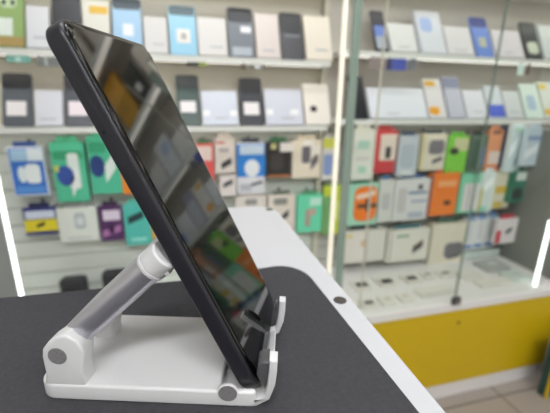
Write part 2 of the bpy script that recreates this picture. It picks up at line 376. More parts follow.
# ------------------------------------------------------------------ shelf goods
LEAN = math.radians(22)
def face_deco(parent, w, h, yfr, decos):
    for d in decos:
        nm, u0, u1, v0, v1, rgb = d[:6]; shp = d[6] if len(d) > 6 else 'rect'
        k = face_deco.k = getattr(face_deco, 'k', 0)+1
        off = .0004+.00035*d[7] if len(d) > 7 else .0004
        X0, X1, Z0, Z1 = -w/2+u0*w, -w/2+u1*w, v0*h, v1*h
        if shp == 'disc': p = disc_poly((X0+X1)/2, (Z0+Z1)/2, (X1-X0)/2, 20, (Z1-Z0)/2)
        elif shp == 'round': p = rrect(X0, X1, Z0, Z1, min(X1-X0, Z1-Z0)*.3, 4)
        elif shp == 'slant': p = [(X0, Z0), (X1, Z0+(Z1-Z0)*.45), (X1, Z1), (X0, Z1-(Z1-Z0)*.45)]
        elif shp == 'wedge': p = [(X0, Z0), (X1, Z0), (X1, Z1)]
        else: p = [(X0, Z0), (X1, Z0), (X1, Z1), (X0, Z1)]
        bm = bmesh.new(); add_prism(bm, p, yfr-off, yfr+.0002, 'y')
        tag(link(nm, bm, mat(rgb, .4), parent), d[8] if len(d) > 8 else None)
def stand_item(name, cat, label, x0, x1, yb, yt, Y, zs, th, rgb, decos=(), rough=.4, corner=0., lean=LEAN, group=None, coat=0., bodyname='box_body'):
    """a box or phone leaning back on a shelf; its foot is at Y, its front edge seen at yb, its top at yt"""
    if Y == YR: lean = math.radians(28)
    zf = zs+th*math.sin(lean)+.0004
    a, b_ = at(x0, yb, Y), at(x1, yb, Y); w = b_.x-a.x
    d = ray((x0+x1)/2-2, yt); c_, s_ = math.cos(lean), math.sin(lean)
    tt = (Y*c_-zf*s_)/(d.y*c_-d.z*s_); h = (tt*d.z-zf)/c_
    t = thing(name, label, cat, Wd(((a.x+b_.x)/2, Y, zf)), (-lean, 0, 0), group)
    bm = bmesh.new()
    add_prism(bm, rrect(-w/2, w/2, 0, h, max(corner, .0008), 5 if corner else 2), 0, th, 'y', .001 if corner else .0005, 2)
    link(bodyname, bm, mat(rgb, rough, coat=coat), t)
    face_deco(t, w, h, 0, decos)
    return t
WH = (236, 236, 236); BK = (38, 40, 42); GLB = (170, 172, 178)
def txt(u0=.25, u1=.75, v=.14): return ('printed_line', u0, u1, v, v+.035, (176, 176, 182))
def phone(label, x0, x1, yb, yt, Y, zs, rgb, decos, group): stand_item('display_phone', 'phone', label, x0, x1, yb, yt, Y, zs, .0085, rgb, decos, .3, .008, group=group, bodyname='phone_body')
def pbox(label, x0, x1, yb, yt, Y, zs, rgb=WH, decos=None, group=None, th=.016): stand_item('phone_box', 'box', label, x0, x1, yb, yt, Y, zs, th, rgb, decos if decos is not None else [txt()], .35, group=group)
G1, G2, G3, G4 = 'goods on the upper shelf by the slatted panel', 'goods on the shelf above the hanging packs', 'goods on the upper showcase shelf', 'goods on the lower showcase shelf'
# upper shelf beyond the phone
stand_item('product_box', 'box', 'green printed box with white panel and brown foot at the end of shelf', -2, 24.5, 47.3, -12, YL, LS1, .016, (150, 178, 112),
   [('white_panel', 0, .58, .18, .48, (232, 240, 232)), ('brown_band', 0, 1, .0, .16, (176, 150, 92)), ('robot_head', .12, .75, .66, .9, (196, 214, 176), 'round'), ('robot_eye', .18, .34, .70, .80, (36, 40, 36), 'disc', 1), ('robot_eye', .52, .68, .70, .80, (36, 40, 36), 'disc', 1)], group=G1)
pbox('white phone box between green printed box and black phone', 27, 50, 48.5, 6, YL, LS1, (226, 226, 230), [txt(.3, .9, .22)], G1)
phone('black phone behind the top corner of the leaning smartphone', 53, 82, 49.5, -6, YL, LS1, (44, 44, 50), [('screen', .08, .92, .05, .95, (54, 54, 60), 'round')], G1)
pbox('cream phone box with yellow sticker above the leaning smartphone', 84, 111, 50.5, 0, YL, LS1, (222, 218, 206), [('yellow_sticker', .25, .95, .72, .88, (222, 178, 52))], G1)
phone('pale blue phone with dark top just above smartphone corner', 114, 143, 52, -2, YL, LS1, (156, 194, 224), [('dark_top', .0, 1, .78, 1, (70, 82, 92), 'round'), ('white_sticker', .35, .7, .30, .52, (236, 240, 244))], G1)
pbox('white phone box between the two pale blue phones', 145.5, 168.5, 56, 17, YL, LS1, (218, 214, 212), [txt(.35, .85, .22)], G1)
phone('light blue phone with square white sticker on its front', 170.5, 198, 54, 6, YL, LS1, (150, 204, 230), [('dark_top', .02, .98, .80, .99, (86, 106, 114), 'round'), ('white_sticker', .27, .76, .24, .52, (240, 234, 226)), ('sticker_print', .42, .62, .31, .44, (180, 178, 176), 'rect', 1)], G1)
pbox('white phone box between light blue phone and grey phone', 199.5, 228, 56, 18, YL, LS1, (224, 220, 216), [txt(.4, .85, .2)], G1)
phone('grey phone with a small painted glare patch beside light blue phone', 230, 255.5, 56, 8, YL, LS1, (108, 114, 122), [('dark_top', .0, 1, .70, 1, (50, 52, 56), 'round'), ('pale_foot', .12, .88, .03, .2, (176, 184, 192)), ('painted_glare', .5, .9, .5, .62, (246, 246, 250), 'rect', 1)], G1)  # the small white patch is glare painted on the phone face
pbox('white phone box between the grey phone and dark phone', 257.5, 281, 57, 14, YL, LS1, (226, 214, 208), [txt()], G1)
phone('dark phone at the end of shelf beside cream phone box', 282.5, 305, 58, 13, YL, LS1, (84, 84, 88), [('dark_top', .0, 1, .55, 1, (58, 58, 62), 'round'), ('pale_line', .2, .85, .48, .53, (130, 132, 138))], G1)
pbox('cream white phone box at the end of upper shelf near glowing strip', 307, 333, 60, 16, YL, LS1, (242, 232, 216), [txt(.35, .85, .2)], G1)
# shelf above the hanging packs
def stick(u0, u1, v0, v1, rgb=(240, 234, 234)): return ('white_sticker', u0, u1, v0, v1, rgb, 'rect', 1)
phone('black and grey phone with white sticker above the blue earbud pack', 2, 32.5, 124, 73, YL, LS2, (92, 96, 102), [('black_top', .0, 1, .70, 1, (36, 36, 40), 'round'), stick(.14, .8, .2, .47)], G2)
pbox('silver white phone box between two phones with white stickers', 35, 63, 124, 90, YL, LS2, (220, 220, 228), [txt(.2, .75, .16)], G2)
phone('charcoal phone with pinkish sticker half hidden by the smartphone frame', 65, 94, 124, 74, YL, LS2, (78, 80, 88), [('black_top', .0, 1, .70, 1, (48, 46, 54), 'round'), stick(.14, .8, .2, .47, (240, 226, 232))], G2)
phone('dark green phone with white sticker beside the smartphone screen', 178, 201, 122.5, 75, YL, LS2, (62, 82, 76), [('black_top', .0, 1, .72, 1, (42, 50, 50), 'round'), stick(.15, .82, .26, .48)], G2)
pbox('silver white phone box between dark green phone and black phone', 203, 239, 123.5, 91, YL, LS2, (214, 218, 230), [txt(.35, .7, .18), ('painted_glare_spot', .02, .2, .27, .42, (250, 250, 250)), ('painted_glare_spot', .78, .97, .27, .42, (250, 250, 250))], G2)  # the two near-white patches are painted glare from the lights
phone('black phone with white sticker between two silver white boxes', 242, 264.5, 122.5, 78, YL, LS2, (56, 58, 66), [('black_top', .0, 1, .66, 1, (36, 36, 42), 'round'), stick(.14, .82, .22, .48)], G2)
pbox('silver white phone box between black phone and dotted white box', 266.5, 304, 123.5, 89, YL, LS2, (216, 218, 230), [txt(.4, .75, .16), ('painted_glare_spot', .02, .2, .27, .42, (250, 250, 250)), ('painted_glare_spot', .66, .88, .27, .42, (250, 250, 250))], G2)  # glare spots painted on this box as well, as near-white patches
pbox('cream white box with one black dot at the shelf end', 306, 331, 124.5, 84, YL, LS2, (244, 236, 226), [('black_dot', .22, .5, .30, .46, (40, 36, 36), 'disc')], G2)
# upper showcase shelf
phone('black phone with blue screen beside the greenish showcase post', 376.5, 390, 50, 11, YR, RS1, (66, 66, 72), [('blue_screen', .12, .88, .36, .62, (116, 140, 206)), ('grey_screen', .12, .88, .06, .36, (170, 180, 190))], G3)
pbox('wide white phone box beside the black phone with blue screen', 392, 418, 52.5, 24, YR, RS1, (234, 232, 230), [txt(.3, .7, .14)], G3)
pbox('pale lavender phone box with blue picture in the showcase', 421, 447, 54, 12, YR, RS1, (226, 228, 234), [('blue_picture', .16, .62, .5, .84, (170, 190, 232), 'round'), ('side_line', .0, .04, 0, 1, (178, 180, 186))], G3)
pbox('wide white phone box between lavender box and blue phone', 449, 475, 55, 27, YR, RS1, (232, 228, 228), [txt(.25, .75, .14)], G3)
phone('bright blue phone with yellowish square label in the showcase', 477.5, 494.5, 56.5, 18, YR, RS1, (116, 148, 220), [('dark_top', .0, 1, .74, 1, (66, 76, 140), 'round'), ('square_label', .28, .72, .24, .48, (196, 196, 170))], G3)
pbox('wide white phone box behind the glass seam beside blue phone', 497, 525, 57.5, 31, YR, RS1, (230, 224, 226), [txt(.3, .6, .14)], G3)
phone('black phone with pale sticker at the end of the showcase shelf', 528.5, 543.5, 59, 23, YR, RS1, (58, 64, 64), [('pale_sticker', .14, .86, .14, .46, (214, 222, 200), 'round')], G3)
pbox('white box beside the black phone with pale sticker', 546, 568, 60, 26, YR, RS1, (222, 228, 224), [txt(.2, .8, .16)], G3)
# lower showcase shelf
phone('black phone partly hidden behind the greenish showcase post', 354, 369, 116.5, 76, YR, RS2, (36, 40, 46), [('screen', .06, .94, .03, .97, (24, 28, 36), 'round')], G4)
pbox('very wide white phone box above the red boxed cable pack', 371, 428, 118, 88, YR, RS2, (228, 230, 236), [txt(.3, .5, .12)], G4)
pbox('white phone box with two orange marks in the showcase', 430, 447.5, 118.5, 79, YR, RS2, (226, 222, 222), [('orange_mark', .05, .65, .80, .95, (230, 178, 60), 'round'), ('orange_mark', .05, .65, .08, .28, (240, 168, 40), 'round')], G4)
pbox('slim lavender grey phone box beside the box with orange marks', 450, 466, 118.5, 77, YR, RS2, (196, 198, 210), [('dark_top', .0, 1, .72, .97, (140, 144, 172))], G4)
pbox('small white phone box next to the slim lavender grey box', 468, 488, 119, 90, YR, RS2, (226, 226, 232), [txt(.3, .8, .2)], G4)
pbox('white phone box with bright blue square behind glass seam', 490, 506, 119, 86, YR, RS2, (214, 220, 226), [('blue_square', .0, 1, .03, .40, (82, 104, 212))], G4)
pbox('small white box between blue square box and mint white box', 508, 524, 119, 91, YR, RS2, (214, 218, 218), [txt(.2, .8, .2)], G4)
pbox('mint white phone box with pale blue print in the showcase', 527, 544, 118.5, 84, YR, RS2, (222, 238, 228), [('blue_print', .2, .72, .22, .66, (176, 200, 214), 'round')], G4)
pbox('white box with yellow spots at the lower shelf end', 546, 562, 119, 82, YR, RS2, (226, 232, 220), [('yellow_spot', .0, .5, .06, .25, (236, 190, 60), 'disc'), ('yellow_spot', .0, .5, .78, .94, (230, 206, 90), 'disc')], G4)
# goods on the higher shelves (they show in the leaning screen's reflection)
CR = (226, 218, 204); AM = (226, 166, 32); o_n = ('first', 'second', 'third', 'fourth', 'fifth', 'sixth', 'seventh')
for zs_, nm_, row in ((RS1+.27, 'shelf just above the upper phone shelf', ((.66, .10, .17, CR), (.79, .08, .165, (46, 54, 50)), (.925, .12, .235, AM), (1.09, .14, .18, CR), (1.26, .13, .17, (92, 96, 100)), (1.42, .14, .18, CR), (1.60, .14, .18, CR))),
                       (RS1+.53, 'second highest showcase shelf', ((.70, .13, .19, CR), (.865, .12, .19, CR), (1.03, .13, .19, AM), (1.195, .13, .18, CR), (1.36, .13, .18, CR), (1.525, .09, .17, (70, 74, 78)), (1.69, .13, .18, CR))),
                       (RS1+.79, 'highest showcase shelf', ((.70, .13, .18, CR), (.865, .13, .18, CR), (1.03, .13, .18, AM), (1.195, .13, .18, CR), (1.36, .13, .18, CR), (1.525, .13, .18, CR), (1.69, .13, .18, CR)))):
    for i, (xx, wd, hh, rgb) in enumerate(row):
        t = thing('product_box', o_n[i]+' box from the greenish post on the '+nm_, 'box', Wd((xx, YR, zs_+.0085)), (-LEAN, 0, 0), 'boxes on the '+nm_)
        bm = bmesh.new(); add_prism(bm, rrect(-wd/2, wd/2, 0, hh, .002, 3), 0, .016, 'y', .0008, 2); link('box_body', bm, mat(rgb, .35), t)
        face_deco(t, wd, hh, 0, [('front_label', .3, .7, .2, .45, (224, 222, 216) if sum(rgb) < 400 else tuple(int(q*.9) for q in rgb))])
for zs_, g_, nm_ in ((RS1, G3, 'upper'), (RS2, G4, 'lower')):
    for i in range(5):
        xx = 1.81+.13*i; dark = i % 2 == 1; rgb = ((226, 224, 222), (50, 54, 60))[dark]
        o_n = ('first', 'second', 'third', 'fourth', 'fifth')[i]
        t = thing('display_phone' if dark else 'phone_box', ('black phone' if dark else 'white phone box')+', '+o_n+' past the end wall on the '+nm_+' showcase shelf', 'phone' if dark else 'box', Wd((xx, YR, zs_+.0085)), (-LEAN, 0, 0), g_)
        w_ = .07 if dark else .09
        bm = bmesh.new(); add_prism(bm, rrect(-w_/2, w_/2, 0, .15, .006 if dark else .001, 4), 0, .016, 'y', .0008, 2); link('box_body', bm, mat(rgb, .35), t)
        face_deco(t, w_, .15, 0, [('front_label', .2, .8, .2, .45, (224, 222, 216))])

# small cards hanging below the shelf fronts
def card(label, x0, x1, y0, y1, Y, rgb, zs, decos=()):
    a, b_ = at(x0, y1, Y), at(x1, y1, Y); top = zs-.0185; h = top-a.z; w = b_.x-a.x
    t = thing('hanging_price_card', label, 'card', Wd(((a.x+b_.x)/2, Y, a.z)), group='price cards under the shelves')
    bx('card_sheet', mat(rgb, .4), -w/2, w/2, 0, .0012, 0, h, t)
    face_deco(t, w, h, 0, decos)
card('small teal card under the shelf above the sticker phone', 7, 31, 52, 62, YL-.0065, (130, 190, 176), LS1, [('pale_spot', .35, .6, .2, .7, (216, 244, 236), 'round')])
card('small grey card under the shelf beside the smartphone edge', 38, 62, 53, 66, YL-.0065, (130, 132, 130), LS1, [('pale_stripe', .3, .42, .1, .9, (190, 196, 192))])
card('dark card with green end under the light blue phone', 187, 207, 58, 66, YL-.0065, (62, 64, 60), LS1, [('green_end', .6, 1, .1, .9, (176, 190, 96))])
card('small dark card with shiny spot under the grey phone', 250, 264, 60, 69, YL-.0065, (130, 132, 120), LS1, [('shiny_spot', .3, .8, .2, .8, (240, 240, 250), 'disc')])
card('tiny brown card under the edge of the grey phone', 241, 246, 60, 69, YL-.0065, (110, 96, 78), LS1)
card('brown grey card under the phone with blue screen', 369, 385, 57, 69, YR-.0065, (152, 138, 134), RS1)
card('deep blue card under the wide white showcase box', 386, 406, 57, 70, YR-.0065, (78, 92, 186), RS1, [('dark_end', .0, .25, .1, 1, (60, 60, 96))])
card('dark grey card beside the deep blue card', 408, 416, 58, 70, YR-.0065, (120, 122, 128), RS1)
card('shiny white card under the black phone with pale sticker', 516.5, 523, 62, 75, YR-.0065, (226, 246, 238), RS1)
card('narrow brown card beside the shiny white card', 525, 529, 62, 75, YR-.0065, (116, 100, 94), RS1)

# ------------------------------------------------------------------ hanging packs
HOOK = None
def hook(x, z, y0):
    global HOOK
    lab = 'thin chrome peg hook on a slatted panel with a hanging pack'
    if HOOK is None:
        bm = bmesh.new(); n = 8
        pts = [(YW-.002, 0), (YW-.055, 0), (YW-.062, .004)]
        rings = []
        for i, (y, z_) in enumerate(pts):
            rings.append([bm.verts.new((.0017*math.cos(2*math.pi*k/n), y-YW, z_+.0017*math.sin(2*math.pi*k/n))) for k in range(n)])
        for a, b_ in zip(rings, rings[1:]):
            for k in range(n): bm.faces.new((a[k], a[(k+1) % n], b_[(k+1) % n], b_[k]))
        bm.faces.new(rings[0]); bm.faces.new(rings[-1])
        add_box(bm, -.006, .006, -.0025, .0, -.012, .010, .0008)
        HOOK = link('peg_hook', bm, mat((186, 186, 190), .25, metal=.9)); o = HOOK
    else:
        o = HOOK.copy(); COL.objects.link(o)
    o.location = Wd((x, YW, z)); o.scale = (1, (YW-y0-.003)/.055, 1); tag(o, lab, 'hook', 'peg hooks on the slatted panels')
def hang(name, cat, label, x0, x1, yb, yt, Y, th, rgb, decos=(), tab=None, corner=0., roll=0., rough=.4, hk=True, coat=0., taph=.018):
    ym = (yb+yt)/2
    a, b_ = at(x0, ym, Y), at(x1, ym, Y); xc = (a.x+b_.x)/2; w = b_.x-a.x
    pc = (x0+x1)/2; z0 = at(pc, yb, Y).z; z1 = at(pc, yt, Y).z; h = z1-z0
    t = thing(name, label, cat, Wd((xc, Y, z0)), (0, roll, 0))
    bm = bmesh.new(); add_prism(bm, rrect(-w/2, w/2, 0, h, max(corner, .001), 5 if corner else 2), 0, th, 'y', .0008, 2); link('pack_body', bm, mat(rgb, rough, coat=coat), t)
    if hk:
        tw = w*.32; p = rrect(-tw, tw, h-.006, h+taph, .005, 4)
        bm = bmesh.new(); add_prism(bm, p, th*.45, th*.45+.0012, 'y'); link('hang_tab', bm, mat(tab or rgb, .45), t)
        hook(xc, z1+taph*.6, Y)
    face_deco(t, w, h, 0, decos)
    return t
YH = 1.405
hang('earbud_pack', 'pack', 'blue earbud pack with white earbud picture on slatted panel', 10, 46, 196, 147, YH, .02, (226, 232, 242),
  [('blue_sheet', .04, .96, .03, .97, (62, 118, 204)), ('pale_banner', .08, .98, .72, .95, (170, 204, 232), 'rect', 1), ('white_banner', .55, .98, .72, .96, (226, 236, 242), 'rect', 2), ('white_earbud', .20, .44, .28, .62, (226, 238, 240), 'disc', 1), ('white_earbud', .42, .84, .26, .66, (236, 242, 242), 'round', 2), ('blue_band', .1, .9, .06, .2, (92, 150, 222), 'rect', 1)], tab=(74, 98, 160))
hang('cable_pack', 'pack', 'green cable pack with navy circle next to the blue earbud pack', 53, 86.5, 202, 142, YH, .03, (88, 194, 154),
  [('dark_band', .05, .95, .72, .86, (60, 160, 116), 'round'), ('white_window', .46, .80, .22, .82, (226, 236, 232), 'round', 1), ('navy_circle', .10, .62, .28, .62, (58, 84, 160), 'disc', 2), ('yellow_mark', .06, .18, .52, .62, (220, 216, 100), 'rect', 3), ('white_slant', .5, .72, .08, .6, (236, 240, 238), 'slant', 2)], tab=(92, 192, 150), corner=.008)
hang('cable_pack', 'pack', 'green cable pack with dark navy shape beside the smartphone frame', 89, 120, 194, 136, YH, .03, (84, 190, 154),
  [('dark_band', .05, .6, .72, .9, (56, 156, 116), 'round'), ('navy_circle', .02, .5, .30, .68, (44, 66, 124), 'disc', 1), ('white_slant', .5, .86, .2, .75, (226, 236, 228), 'slant', 2)], tab=(92, 192, 150), corner=.008)
hang('earphone_pack', 'pack', 'orange pack peeking from behind the smartphone frame', 121, 140, 194, 150, YH, .02, (236, 140, 52), [('white_panel', .3, .9, .3, .6, (236, 230, 220))])
hang('earphone_pack', 'pack', 'navy and yellow earphone pack on the lower peg row', 24, 57, 235, 208, YH, .018, (52, 58, 122),
  [('white_band', .06, .96, .62, .9, (214, 220, 236)), ('yellow_band', .0, 1, .14, .58, (232, 214, 54), 'rect', 1), ('black_earphone', .36, .62, .26, .50, (54, 50, 40), 'slant', 2)], tab=(46, 50, 84))
hang('charger_pack', 'pack', 'white charger pack with faint grey picture on lower peg row', 58, 98, 241.5, 208, YH, .03, (226, 230, 222), [('grey_picture', .42, .70, .38, .86, (186, 196, 196), 'round'), ('grey_line', .2, .8, .08, .14, (200, 204, 200)), ('white_core', .48, .64, .5, .72, (220, 224, 226), 'round', 1)], tab=(150, 154, 150))
hang('cable_pack', 'pack', 'dark purple cable pack with white label on lower peg row', 99.5, 123, 241, 206, YH, .02, (84, 50, 96),
  [('white_label', .18, .92, .60, .88, (222, 210, 226)), ('pink_swirl', .10, .9, .12, .46, (176, 122, 172), 'slant', 1), ('dark_core', .36, .62, .2, .5, (66, 34, 70), 'disc', 2)], tab=(60, 44, 66))
hang('earphone_pack', 'pack', 'teal earphone pack with dark earpiece picture above the silver arm', 124.5, 151, 245, 204, YH, .02, (88, 190, 178), [('dark_earpiece', .14, .74, .52, .84, (44, 66, 70), 'slant'), ('pale_line', .2, .8, .1, .18, (150, 220, 208))], tab=(96, 190, 170))
hang('earphone_pack', 'pack', 'amber pack half hidden behind the smartphone frame', 152, 172, 250, 214, YH, .02, (222, 168, 72), [('pale_panel', .2, .8, .3, .7, (236, 220, 180))])
# packs seen past the screen
hang('cable_pack', 'pack', 'red pack with white foot beside the smartphone screen', 195, 214, 187, 144, YH, .02, (226, 92, 88), [('white_panel', .1, .9, .62, .95, (236, 214, 206)), ('white_foot', .0, 1, .0, .12, (238, 226, 222))], tab=(84, 130, 96))
hang('earphone_pack', 'pack', 'white earphone pack with dark earpiece between red and blue packs', 215, 235, 173, 138, YH, .02, (226, 216, 208), [('dark_earpiece', .30, .82, .10, .45, (70, 66, 70), 'slant'), ('red_line', .05, .5, .84, .9, (200, 110, 100)), ('grey_print', .2, .7, .6, .72, (180, 170, 168), 'round')])
hang('earphone_pack', 'pack', 'small white earphone pack below the red and white packs', 220, 236, 196, 176, YH-.01, .02, (228, 220, 216), [('dark_earpiece', .2, .8, .4, .85, (84, 80, 84), 'slant')], hk=False)
hang('earphone_box', 'box', 'tall blue and white earphone box with round white picture', 237, 265, 193.5, 143, YH-.006, .03, (228, 228, 232),
  [('blue_field', .0, 1, .34, .98, (46, 132, 214)), ('white_top', .1, .96, .78, .96, (206, 222, 238), 'rect', 1), ('white_picture', .26, .80, .34, .68, (232, 236, 240), 'disc', 2), ('grey_cable', .5, .9, .14, .26, (110, 110, 120), 'slant', 1), ('grey_text', .1, .5, .06, .2, (190, 190, 196), 'rect', 1)], tab=(66, 70, 84))
hang('speaker_box', 'box', 'black speaker box with white price sticker beside blue box', 265.5, 291, 177, 142, YH, .03, (46, 44, 44), [('grey_picture', .2, .7, .2, .7, (66, 62, 62), 'round'), ('white_sticker', .56, 1.1, .72, .98, (238, 232, 226), 'rect', 1), ('yellow_mark', .2, .42, .8, .96, (190, 186, 130), 'rect', 1), ('orange_foot', .1, 1, .0, .06, (190, 120, 70))], tab=(70, 130, 90))
hang('charger_pack', 'pack', 'cream charger pack with grey adapter picture and price sticker', 292.5, 321, 178, 140, YH, .02, (238, 226, 206), [('grey_adapter', .32, .62, .40, .86, (112, 108, 116), 'round'), ('grey_cable', .64, .9, .2, .7, (110, 104, 112), 'slant'), ('white_sticker', .36, .72, .84, 1.0, (244, 240, 232), 'rect', 1), ('white_sticker', .64, .98, .62, .86, (246, 240, 230), 'rect', 2)])
hang('cable_pack', 'pack', 'narrow yellow and blue pack beside the glowing cream strip', 322.5, 334, 180, 138, YH, .02, (222, 220, 214), [('yellow_top', .0, 1, .76, 1, (214, 214, 96)), ('blue_panel', .1, .9, .12, .62, (140, 160, 208), 'round')])
hang('charger_pack', 'pack', 'white charger pack just beyond the white counter end', 236, 266, 226, 196, YH, .02, (230, 222, 214), [('grey_print', .3, .7, .7, .9, (150, 146, 144), 'round'), ('grey_line', .1, .9, .1, .2, (200, 196, 192))])
hang('earphone_pack', 'pack', 'white pack with dark picture beside the mint green pack', 268, 295, 235, 195, YH, .02, (232, 222, 210), [('dark_picture', .50, .76, .34, .64, (70, 64, 64), 'slant'), ('pink_foot', .66, .98, .04, .16, (222, 140, 130)), ('grey_print', .2, .7, .76, .92, (150, 148, 140), 'round')], tab=(110, 120, 104))
hang('earphone_pack', 'pack', 'mint green pack with pink earphone picture by the counter corner', 297, 322, 232, 195, YH, .02, (112, 222, 180), [('pink_earphone', .34, .52, .16, .62, (190, 150, 140), 'round'), ('pink_bud', .46, .76, .44, .66, (200, 176, 160), 'disc', 1), ('white_top', .5, .95, .72, .92, (200, 240, 222), 'rect')], tab=(90, 150, 110))
hang('cable_pack', 'pack', 'lime yellow pack behind the glowing cream strip', 323.5, 341, 234, 186, YH, .02, (206, 218, 70), [('green_band', .0, .4, .0, .8, (120, 170, 110)), ('pale_panel', .4, .9, .3, .7, (226, 230, 130))], tab=(110, 140, 110))
# ---- packs inside the glass showcase
YS = 1.372
hang('cable_pack', 'pack', 'white pack with mint print next to the red boxed pack', 353, 373, 180, 129, YS, .03, (222, 226, 214), [('mint_print', .2, .8, .62, .78, (176, 214, 196), 'round'), ('mint_print', .3, .7, .14, .28, (170, 214, 190), 'round'), ('grey_line', .15, .85, .4, .46, (206, 204, 196))])
hang('charger_pack', 'pack', 'red pack with cream window and dark charger picture', 374, 396, 173, 130, YS, .03, (206, 60, 66), [('cream_window', .26, .98, .30, .90, (232, 218, 204)), ('dark_charger', .52, .76, .34, .62, (66, 62, 64), 'round', 1), ('red_corner', .7, 1, .0, .3, (196, 66, 74), 'rect', 1)], tab=(190, 66, 66))
hang('cable_pack', 'pack', 'blue grey pack between the red pack and beige pack', 398, 417.5, 176, 136, YS, .03, (198, 206, 212), [('grey_panel', .12, .88, .2, .8, (180, 190, 200), 'round'), ('pale_line', .2, .8, .06, .14, (224, 224, 224))], tab=(70, 90, 120))
hang('cable_pack', 'pack', 'beige pack with dark grey cable picture beside lime pack', 421, 445.5, 170, 134, YS, .03, (222, 214, 196), [('grey_cable', .3, .92, .44, .84, (120, 116, 122), 'round'), ('dark_cable', .5, .9, .16, .4, (90, 86, 92), 'slant'), ('yellow_side', .0, .1, .0, 1, (214, 204, 140))], tab=(80, 90, 96))
hang('cable_pack', 'pack', 'bright lime green pack with black plug picture', 447, 467, 173, 136, YS, .03, (124, 204, 62), [('beige_top', .3, 1, .6, .94, (206, 206, 160)), ('black_plug', .12, .56, .50, .70, (40, 56, 36), 'disc', 1)], tab=(112, 190, 70))
hang('cable_pack', 'pack', 'dark green pack between lime pack and orange pack', 469.5, 486, 172, 136, YS, .03, (92, 116, 100), [('dark_panel', .1, .5, .1, .9, (66, 92, 78)), ('blue_panel', .6, .95, .2, .7, (100, 120, 150))], tab=(60, 80, 70))
hang('cable_pack', 'pack', 'orange and white pack beside narrow navy pack', 487, 500.5, 172, 130, YS, .03, (228, 156, 112), [('white_panel', .2, 1, .2, .5, (232, 214, 206)), ('orange_foot', .0, 1, .0, .16, (226, 120, 60)), ('brown_top', .2, .8, .9, 1, (140, 92, 72))])
hang('cable_pack', 'pack', 'narrow navy blue pack beside the silver foil bag', 501.5, 508, 168, 130, YS, .03, (46, 74, 112), [('pale_line', .2, .8, .1, .2, (90, 120, 150))])
foil = (214, 230, 232)
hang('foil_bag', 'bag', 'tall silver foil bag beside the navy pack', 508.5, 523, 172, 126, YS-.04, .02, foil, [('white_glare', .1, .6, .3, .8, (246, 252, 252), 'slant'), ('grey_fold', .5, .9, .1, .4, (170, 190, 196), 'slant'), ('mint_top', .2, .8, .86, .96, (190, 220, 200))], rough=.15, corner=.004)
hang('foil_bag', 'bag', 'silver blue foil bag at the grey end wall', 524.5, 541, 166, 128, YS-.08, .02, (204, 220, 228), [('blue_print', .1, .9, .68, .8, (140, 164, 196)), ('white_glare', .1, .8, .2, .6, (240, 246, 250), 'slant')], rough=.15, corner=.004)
# middle row
hang('earphone_pack', 'pack', 'mint pack with big orange panel and black cross shape', 347, 377.5, 225, 184, YS, .03, (164, 216, 190), [('orange_panel', .22, .97, .10, .94, (244, 128, 44), 'round'), ('white_patch', .3, .9, .62, .84, (240, 214, 190), 'slant', 1), ('black_cross', .34, .98, .42, .52, (90, 66, 52), 'rect', 2), ('black_cross', .60, .72, .34, .64, (80, 62, 52), 'rect', 3)], tab=(66, 130, 104))
hang('cable_pack', 'pack', 'narrow white pack between orange panel pack and lined pack', 379, 393, 222, 180, YS, .03, (218, 218, 212), [('grey_print', .2, .8, .3, .7, (196, 196, 196), 'round')], tab=(74, 120, 170))
hang('cable_pack', 'pack', 'wide white pack with blue lines beside the orange pack', 394, 428, 220, 179, YS, .03, (220, 220, 218), [('blue_line', .4, .95, .64, .70, (110, 130, 170)), ('blue_line', .5, .95, .44, .48, (120, 140, 176)), ('black_mark', .66, .80, .74, .86, (60, 62, 74), 'round'), ('grey_print', .1, .35, .2, .8, (202, 200, 198), 'round'), ('grey_foot', .45, .9, .06, .2, (180, 186, 200))], tab=(64, 96, 150))
hang('charger_pack', 'pack', 'solid orange pack with small black mark in the showcase', 430, 457.5, 215, 173, YS-.004, .03, (240, 126, 28), [('pale_text', .25, .9, .68, .82, (244, 170, 110)), ('black_mark', .52, .80, .24, .36, (70, 40, 20), 'disc'), ('blue_edge', .0, .05, .0, 1, (60, 70, 110))], tab=(220, 110, 50))
hang('cable_pack', 'pack', 'white pack with mint border beside the solid orange pack', 459, 479, 213, 174, YS, .03, (128, 208, 170), [('white_panel', .2, .98, .06, .76, (226, 222, 220)), ('grey_line', .45, .55, .1, .7, (196, 192, 196), 'rect', 1)])
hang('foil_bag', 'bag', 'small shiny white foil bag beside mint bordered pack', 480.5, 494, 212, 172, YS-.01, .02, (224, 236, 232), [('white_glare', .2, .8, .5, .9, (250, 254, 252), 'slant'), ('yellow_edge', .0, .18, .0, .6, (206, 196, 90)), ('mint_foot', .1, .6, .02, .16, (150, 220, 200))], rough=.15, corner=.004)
hang('cable_pack', 'pack', 'yellow and white pack beside the dark teal pack', 495.5, 511, 208, 172, YS-.02, .03, (228, 222, 200), [('yellow_band', .0, .9, .42, .62, (226, 188, 66)), ('yellow_foot', .0, .6, .02, .2, (214, 190, 90))])
hang('cable_pack', 'pack', 'dark teal pack with white top at the grey end wall', 512, 526, 202, 171, YS-.05, .03, (34, 120, 96), [('white_top', .2, 1, .70, .96, (226, 236, 228)), ('black_panel', .1, .8, .1, .46, (50, 60, 60), 'round')])
